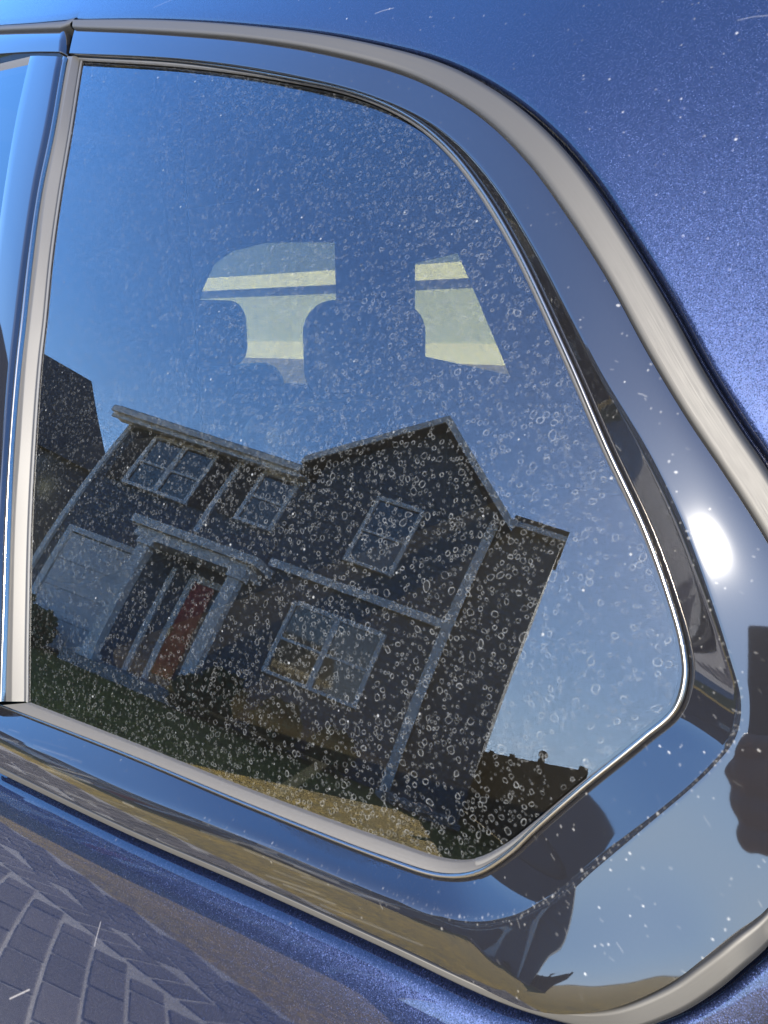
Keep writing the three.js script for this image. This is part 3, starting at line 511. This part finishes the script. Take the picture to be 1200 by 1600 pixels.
  const dr = mesh('front_door', box(-6.66 - A0, -6.2 - A0, 0.5, 3.02, -0.09, -0.03), HM.red, house);
  bx('handle', HM.metal, -6.68, -6.62, 1.5, 1.75, 13.85, 13.905, dr);
  bx('door_trim', HM.white, -6.8, -6.67, 0.28, 3.2, 13.88, 13.99); bx('door_trim', HM.white, -6.67, -5.9, 3.03, 3.2, 13.88, 13.99);
}
const neighbour = thing('neighbour_house', 'dark slate house with hipped roof standing past the garage end', 'house', [-27.2, 0, 12.7], -1.134);
{
  mesh('wall', box(-12, 2.7, 0, 7.6, 0, 8), std({ color: lin(0.05, 0.062, 0.08), roughness: 0.9 }), neighbour);
  const s = new THREE.Shape([[-12.4, 7.5], [3.3, 7.5], [0.1, 11.4], [-9, 11.4]].map(([x, y]) => new THREE.Vector2(x, y)));
  const g = new THREE.ExtrudeGeometry(s, { depth: 8.8, bevelEnabled: false }); g.translate(0, 0, -0.4); mesh('roof', g, std({ color: lin(0.06, 0.072, 0.09), roughness: 0.95 }), neighbour);
  for (const x of [-8, -4.5, -1]) { const w = mesh('window', box(x - 0.7, x + 0.7, 4.6, 6.2, -0.07, -0.01), HM.white, neighbour); mesh('pane', box(x - 0.58, x + 0.58, 4.72, 6.08, -0.1, -0.075), HM.pane, w); }
}
const across = thing('cream_house', 'low cream sided house with grey roof seen through the cabin windows', 'house', [-14, 0, -24], 0);
{
  mesh('wall', box(-16, 12, 0, 3.5, -8, 0), HM.cream, across);
  const s = new THREE.Shape([[0.6, 3.45], [-4, 6.6], [-8.6, 3.45]].map(([z, y]) => new THREE.Vector2(z, y))), g = new THREE.ExtrudeGeometry(s, { depth: 29, bevelEnabled: false }); g.rotateY(-Math.PI / 2); g.translate(12.5, 0, 0); mesh('roof', g, std({ color: lin(0.10, 0.11, 0.085), roughness: 0.95 }), across);
  mesh('fascia', box(-16.4, 12.4, 3.05, 3.62, 0.35, 0.62), HM.pale, across); mesh('foundation', box(-16.1, 12.1, 0, 0.75, 0.01, 0.2), HM.pale, across);
  for (const x of [-14.5, 10]) { const w = mesh('window', box(x - 0.8, x + 0.8, 1.1, 2.4, 0.01, 0.07), HM.white, across); mesh('pane', box(x - 0.68, x + 0.68, 1.22, 2.28, 0.072, 0.09), HM.pane, w); }
}
// board fence running back from the lawn beside the house
const fence = thing('board_fence', 'dark wooden board fence running back beside the house', 'fence', place(1.46, 10.7), PHI);
{
  const dx = -2.06, dz = 12.3, len = Math.hypot(dx, dz), ang = Math.atan2(-dz, dx), n = 82, g = new THREE.BoxGeometry(len / n * 0.94, 1.95, 0.022);
  const mats = [0, 1, 2].map((k) => std({ color: lin(0.035 + 0.008 * k, 0.026 + 0.006 * k, 0.02 + 0.005 * k), roughness: 0.92 })), r = rng(41);
  for (let k = 0; k < n; k++) { const t = (k + 0.5) / n, m = mesh('board', g, mats[Math.floor(r() * 3)], fence); m.position.set(dx * t, 0.99 + 0.012 * r(), dz * t); m.rotation.y = ang; }
  for (let k = 0; k <= 5; k++) { const m = mesh('post', new THREE.BoxGeometry(0.1, 2.02, 0.1), HM.fence, fence); m.position.set(dx * k / 5 - 0.065, 1.01, dz * k / 5); m.rotation.y = ang; if (k === 1) { const c = mesh('finial', new THREE.SphereGeometry(0.085, 12, 10), HM.fence, m); c.position.y = 1.12; c.castShadow = true; const nk = mesh('neck', new THREE.CylinderGeometry(0.03, 0.045, 0.12, 10), HM.fence, m); nk.position.y = 1.05; } }
}
// shrubs by the garage and porch
const shrub = (a, n, w, h, seed, label) => {
  const g = thing('shrub', label, 'shrub', place(a, n), 0, 'shrubs along the house front'), r = rng(seed), leafs = [];
  const leaf = new THREE.PlaneGeometry(0.09, 0.16, 1, 2);
  for (let k = 0; k < 700; k++) { const q = r() * 6.283, v = r(), rad = Math.sqrt(r()) * w * (0.55 + 0.45 * Math.sin(v * 3.0 + 0.3)), l = leaf.clone(); l.rotateX(r() * 3); l.rotateY(r() * 6.28); l.rotateZ(r() * 3); l.translate(Math.cos(q) * rad, 0.12 + v * h, Math.sin(q) * rad); leafs.push(l); }
  mesh('foliage', merge(leafs), HM.leaf, g);
  const st = []; for (let k = 0; k < 5; k++) { const c = new THREE.CylinderGeometry(0.008, 0.018, h * 0.8, 6); c.translate(0, h * 0.4, 0); c.rotateZ((r() - 0.5) * 0.9); c.rotateX((r() - 0.5) * 0.9); st.push(c); } mesh('stem', merge(st), HM.bark, g);
};
[[-9.6, 13.1, 0.55, 1.0, 1, 'tall leafy shrub in front of the white garage door'], [-8.9, 12.9, 0.5, 0.8, 2, 'low leafy shrub between garage door and porch'], [-4.9, 13.2, 0.55, 1.1, 3, 'tallest leafy shrub at the porch side of the double window'], [-3.6, 13.1, 0.5, 0.95, 4, 'leafy shrub under the middle of the double window'], [-2.5, 13.2, 0.45, 0.8, 5, 'low leafy shrub between double window and house corner'], [-5.2, 12.7, 0.4, 0.7, 6, 'smallest leafy shrub beside the porch slab']].forEach((q) => shrub(...q));
// pale stones at the foot of the corner
{ const r = rng(9); for (let k = 0; k < 4; k++) { const g = new THREE.DodecahedronGeometry(0.2 + 0.1 * r(), 1), p = g.getAttribute('position'); for (let i = 0; i < p.count; i++) { const f = 0.9 + 0.2 * Math.sin(p.getX(i) * 31 + p.getY(i) * 17 + k); p.setXYZ(i, p.getX(i) * f * 1.2, p.getY(i) * f * 0.6, p.getZ(i) * f); } g.computeVertexNormals(); const m = mesh('garden_stone', g, std({ color: lin(0.36, 0.27, 0.22), roughness: 0.95 })); const q = place(-1.15 + 0.32 * k, 12.0 + 0.3 * r()); m.position.set(q[0], 0.11, q[2]); m.userData = { label: 'pale rounded garden stone on lawn at the house corner', category: 'stone', group: 'garden stones at the house corner' }; } }

// ---------------------------------------------------------------- the person taking the picture, and the phone
const at = (r, u, b) => camera.position.clone().addScaledVector(camR, r).addScaledVector(camU, u).addScaledVector(camB, b);
function field(bones, lo, size, res, k = 0.02) {                // tapered capsules joined by a smooth minimum, meshed
  const mc = new MarchingCubes(res, HM.white, false, false, 200000); mc.isolation = 0;
  const half = res / 2, p = V3(), d = V3(), q = V3();
  for (let z = 0; z < res; z++) for (let y = 0; y < res; y++) for (let x = 0; x < res; x++) {
    p.set(lo.x + (x / half) * size / 2, lo.y + (y / half) * size / 2, lo.z + (z / half) * size / 2);
    let v = 1e3;
    for (const [a, b, ra, rb] of bones) { d.subVectors(b, a); const t = Math.max(0, Math.min(1, q.subVectors(p, a).dot(d) / Math.max(1e-9, d.lengthSq()))); const e = q.copy(a).addScaledVector(d, t).distanceTo(p) - (ra + (rb - ra) * t); const h = Math.max(k - Math.abs(v - e), 0) / k; v = Math.min(v, e) - h * h * k / 4; }
    mc.field[x + y * res + z * res * res] = -v;
  }
  mc.update();
  const n = mc.count, pos = new Float32Array(n * 3), nor = new Float32Array(n * 3);
  for (let i = 0; i < n; i++) for (let c = 0; c < 3; c++) { pos[i * 3 + c] = lo.getComponent(c) + (mc.positionArray[i * 3 + c] + 1) * size / 2; nor[i * 3 + c] = mc.normalArray[i * 3 + c]; }
  const g = new THREE.BufferGeometry(); g.setAttribute('position', new THREE.BufferAttribute(pos, 3)); g.setAttribute('normal', new THREE.BufferAttribute(nor, 3)); return g;
}
{
  const ph = thing('phone', 'dark phone held upright in a hand beside the car window', 'phone', at(-0.027, -0.06, 0.009).toArray());
  ph.quaternion.copy(camera.quaternion);
  mesh('case', new RoundedBoxGeometry(0.074, 0.150, 0.0085, 5, 0.004), phys({ color: lin(0.02, 0.02, 0.023), roughness: 0.35 }), ph);
  const isl = mesh('lens_island', rbox(0.006, 0.034, 0.036, 0.071, -0.006, -0.0042, 0.0008, 2), std({ color: lin(0.015, 0.015, 0.016), roughness: 0.3 }), ph);
  for (const [x, y] of [[0.027, 0.060], [0.013, 0.046]]) { const l = new THREE.CylinderGeometry(0.0055, 0.0055, 0.0012, 20); l.rotateX(Math.PI / 2); l.translate(x, y, -0.0065); mesh('lens', l, HM.pane, isl); }
  mesh('screen', box(-0.034, 0.034, -0.071, 0.071, 0.0043, 0.0048), HM.pane, ph);
}
{
  const skin = phys({ color: lin(0.30, 0.17, 0.115), roughness: 0.55 });
  const base = V3(0.72, 0, 0.98);
  const person = thing('person', 'person in dark hooded top and jeans holding up a phone', 'person', base.toArray());
  const L = (v) => v.clone().sub(base);
  const wrist = L(at(0.062, -0.225, 0.035)), elbow = L(V3(0.58, 1.08, 0.60)), shoulder = L(V3(0.62, 1.36, 0.92));
  const hand = [[L(at(0.036, -0.10, 0.004)), L(at(0.040, -0.175, 0.012)), 0.017, 0.021], [L(at(0.02, -0.12, 0.0)), L(at(0.03, -0.18, 0.012)), 0.014, 0.02], [L(at(0.04, -0.17, 0.015)), wrist, 0.023, 0.026]];
  for (let i = 0; i < 4; i++) { const u = -0.098 - 0.0215 * i, o = 0.004 * i, f = (r, uu, b, d) => L(at(r, uu, b)); const k = [0.0, -0.004, 0.0, 0.006][i];
    const p0 = f(0.036, u + 0.002, -0.004), p1 = f(-0.012, u + 0.004, -0.013), p2 = f(-0.056 - k, u + 0.002, -0.010 + 0.002 * i), p3 = f(-0.072 - o * 0.6 + k, u, 0.012), p4 = f(-0.058, u - 0.002, 0.020);
    hand.push([p0, p1, 0.0102, 0.0095], [p1, p2, 0.0095, 0.009], [p2, p3, 0.009, 0.0085], [p3, p4, 0.0085, 0.0075]); }
  const t0 = L(at(0.044, -0.15, 0.02)), t1 = L(at(0.036, -0.112, 0.034)), t2 = L(at(0.012, -0.088, 0.033)); hand.push([t0, t1, 0.015, 0.011], [t1, t2, 0.011, 0.009]);
  const hc = at(-0.01, -0.16, 0.012).sub(base), hs = 0.30, handG = field(hand, hc.clone().subScalar(hs / 2), hs, 96, 0.009);
  const foreG = field([[wrist.clone().lerp(elbow, -0.02), wrist.clone().lerp(elbow, 0.5), 0.027, 0.036]], wrist.clone().lerp(elbow, 0.25).subScalar(0.2), 0.4, 48);
  const head = V3(-0.02, 1.60, -0.04), headG = field([[head.clone().add(V3(0, 0.03, 0.02)), head.clone().add(V3(0, -0.03, -0.01)), 0.095, 0.075], [head.clone().add(V3(-0.01, -0.075, -0.045)), head.clone().add(V3(0, -0.06, 0)), 0.03, 0.05], [head.clone().add(V3(-0.02, 0.0, -0.095)), head.clone().add(V3(-0.022, -0.025, -0.112)), 0.012, 0.015], [head.clone().add(V3(0, -0.05, 0.02)), V3(0, 1.40, 0.02), 0.055, 0.062]], head.clone().subScalar(0.26), 0.52, 72, 0.03);
  mesh('body', merge([handG, foreG, headG]), skin, person);
  const sh2 = V3(0.19, 1.36, 0.06), top = [[V3(0, 1.32, 0.02), V3(0.01, 0.98, 0.02), 0.13, 0.14], [V3(-0.09, 1.34, 0.0), V3(0.12, 1.34, 0.04), 0.085, 0.085], [shoulder, elbow, 0.068, 0.055], [elbow, wrist.clone().lerp(elbow, 0.22), 0.055, 0.042], [sh2, V3(0.26, 1.08, 0.1), 0.066, 0.054], [V3(0.26, 1.08, 0.1), V3(0.24, 0.86, 0.0), 0.052, 0.042], [V3(0, 1.42, 0.06), V3(0, 1.38, 0.07), 0.085, 0.1]];
  mesh('hooded_top', field(top, V3(-0.72, 0.6, -0.85), 1.3, 84, 0.05), std({ color: lin(0.03, 0.03, 0.036), roughness: 0.95 }), person);
  mesh('jeans', field([[V3(-0.06, 0.93, 0.02), V3(0.08, 0.93, 0.03), 0.125, 0.125], [V3(-0.09, 0.86, 0.02), V3(-0.11, 0.48, -0.02), 0.095, 0.068], [V3(-0.11, 0.48, -0.02), V3(-0.11, 0.1, 0.03), 0.066, 0.052], [V3(0.1, 0.86, 0.03), V3(0.13, 0.48, 0.03), 0.095, 0.068], [V3(0.13, 0.48, 0.03), V3(0.14, 0.1, 0.08), 0.066, 0.052]], V3(-0.6, -0.05, -0.55), 1.15, 72, 0.03), std({ color: lin(0.025, 0.035, 0.07), roughness: 0.95 }), person);
  for (const [x, z] of [[-0.11, 0.03], [0.14, 0.08]]) mesh('shoe', rbox(x - 0.05, x + 0.05, 0.002, 0.1, z - 0.2, z + 0.08, 0.04, 4), std({ color: lin(0.04, 0.04, 0.04), roughness: 0.8 }), person);
  const hair = new THREE.SphereGeometry(0.112, 28, 18, 0, Math.PI * 2, 0, Math.PI * 0.55); hair.scale(0.95, 1.05, 1.05); hair.rotateX(0.35); hair.translate(head.x, head.y + 0.03, head.z + 0.025); mesh('hair', hair, std({ color: lin(0.03, 0.02, 0.014), roughness: 0.8 }), person);
}
renderer.render(scene, camera);
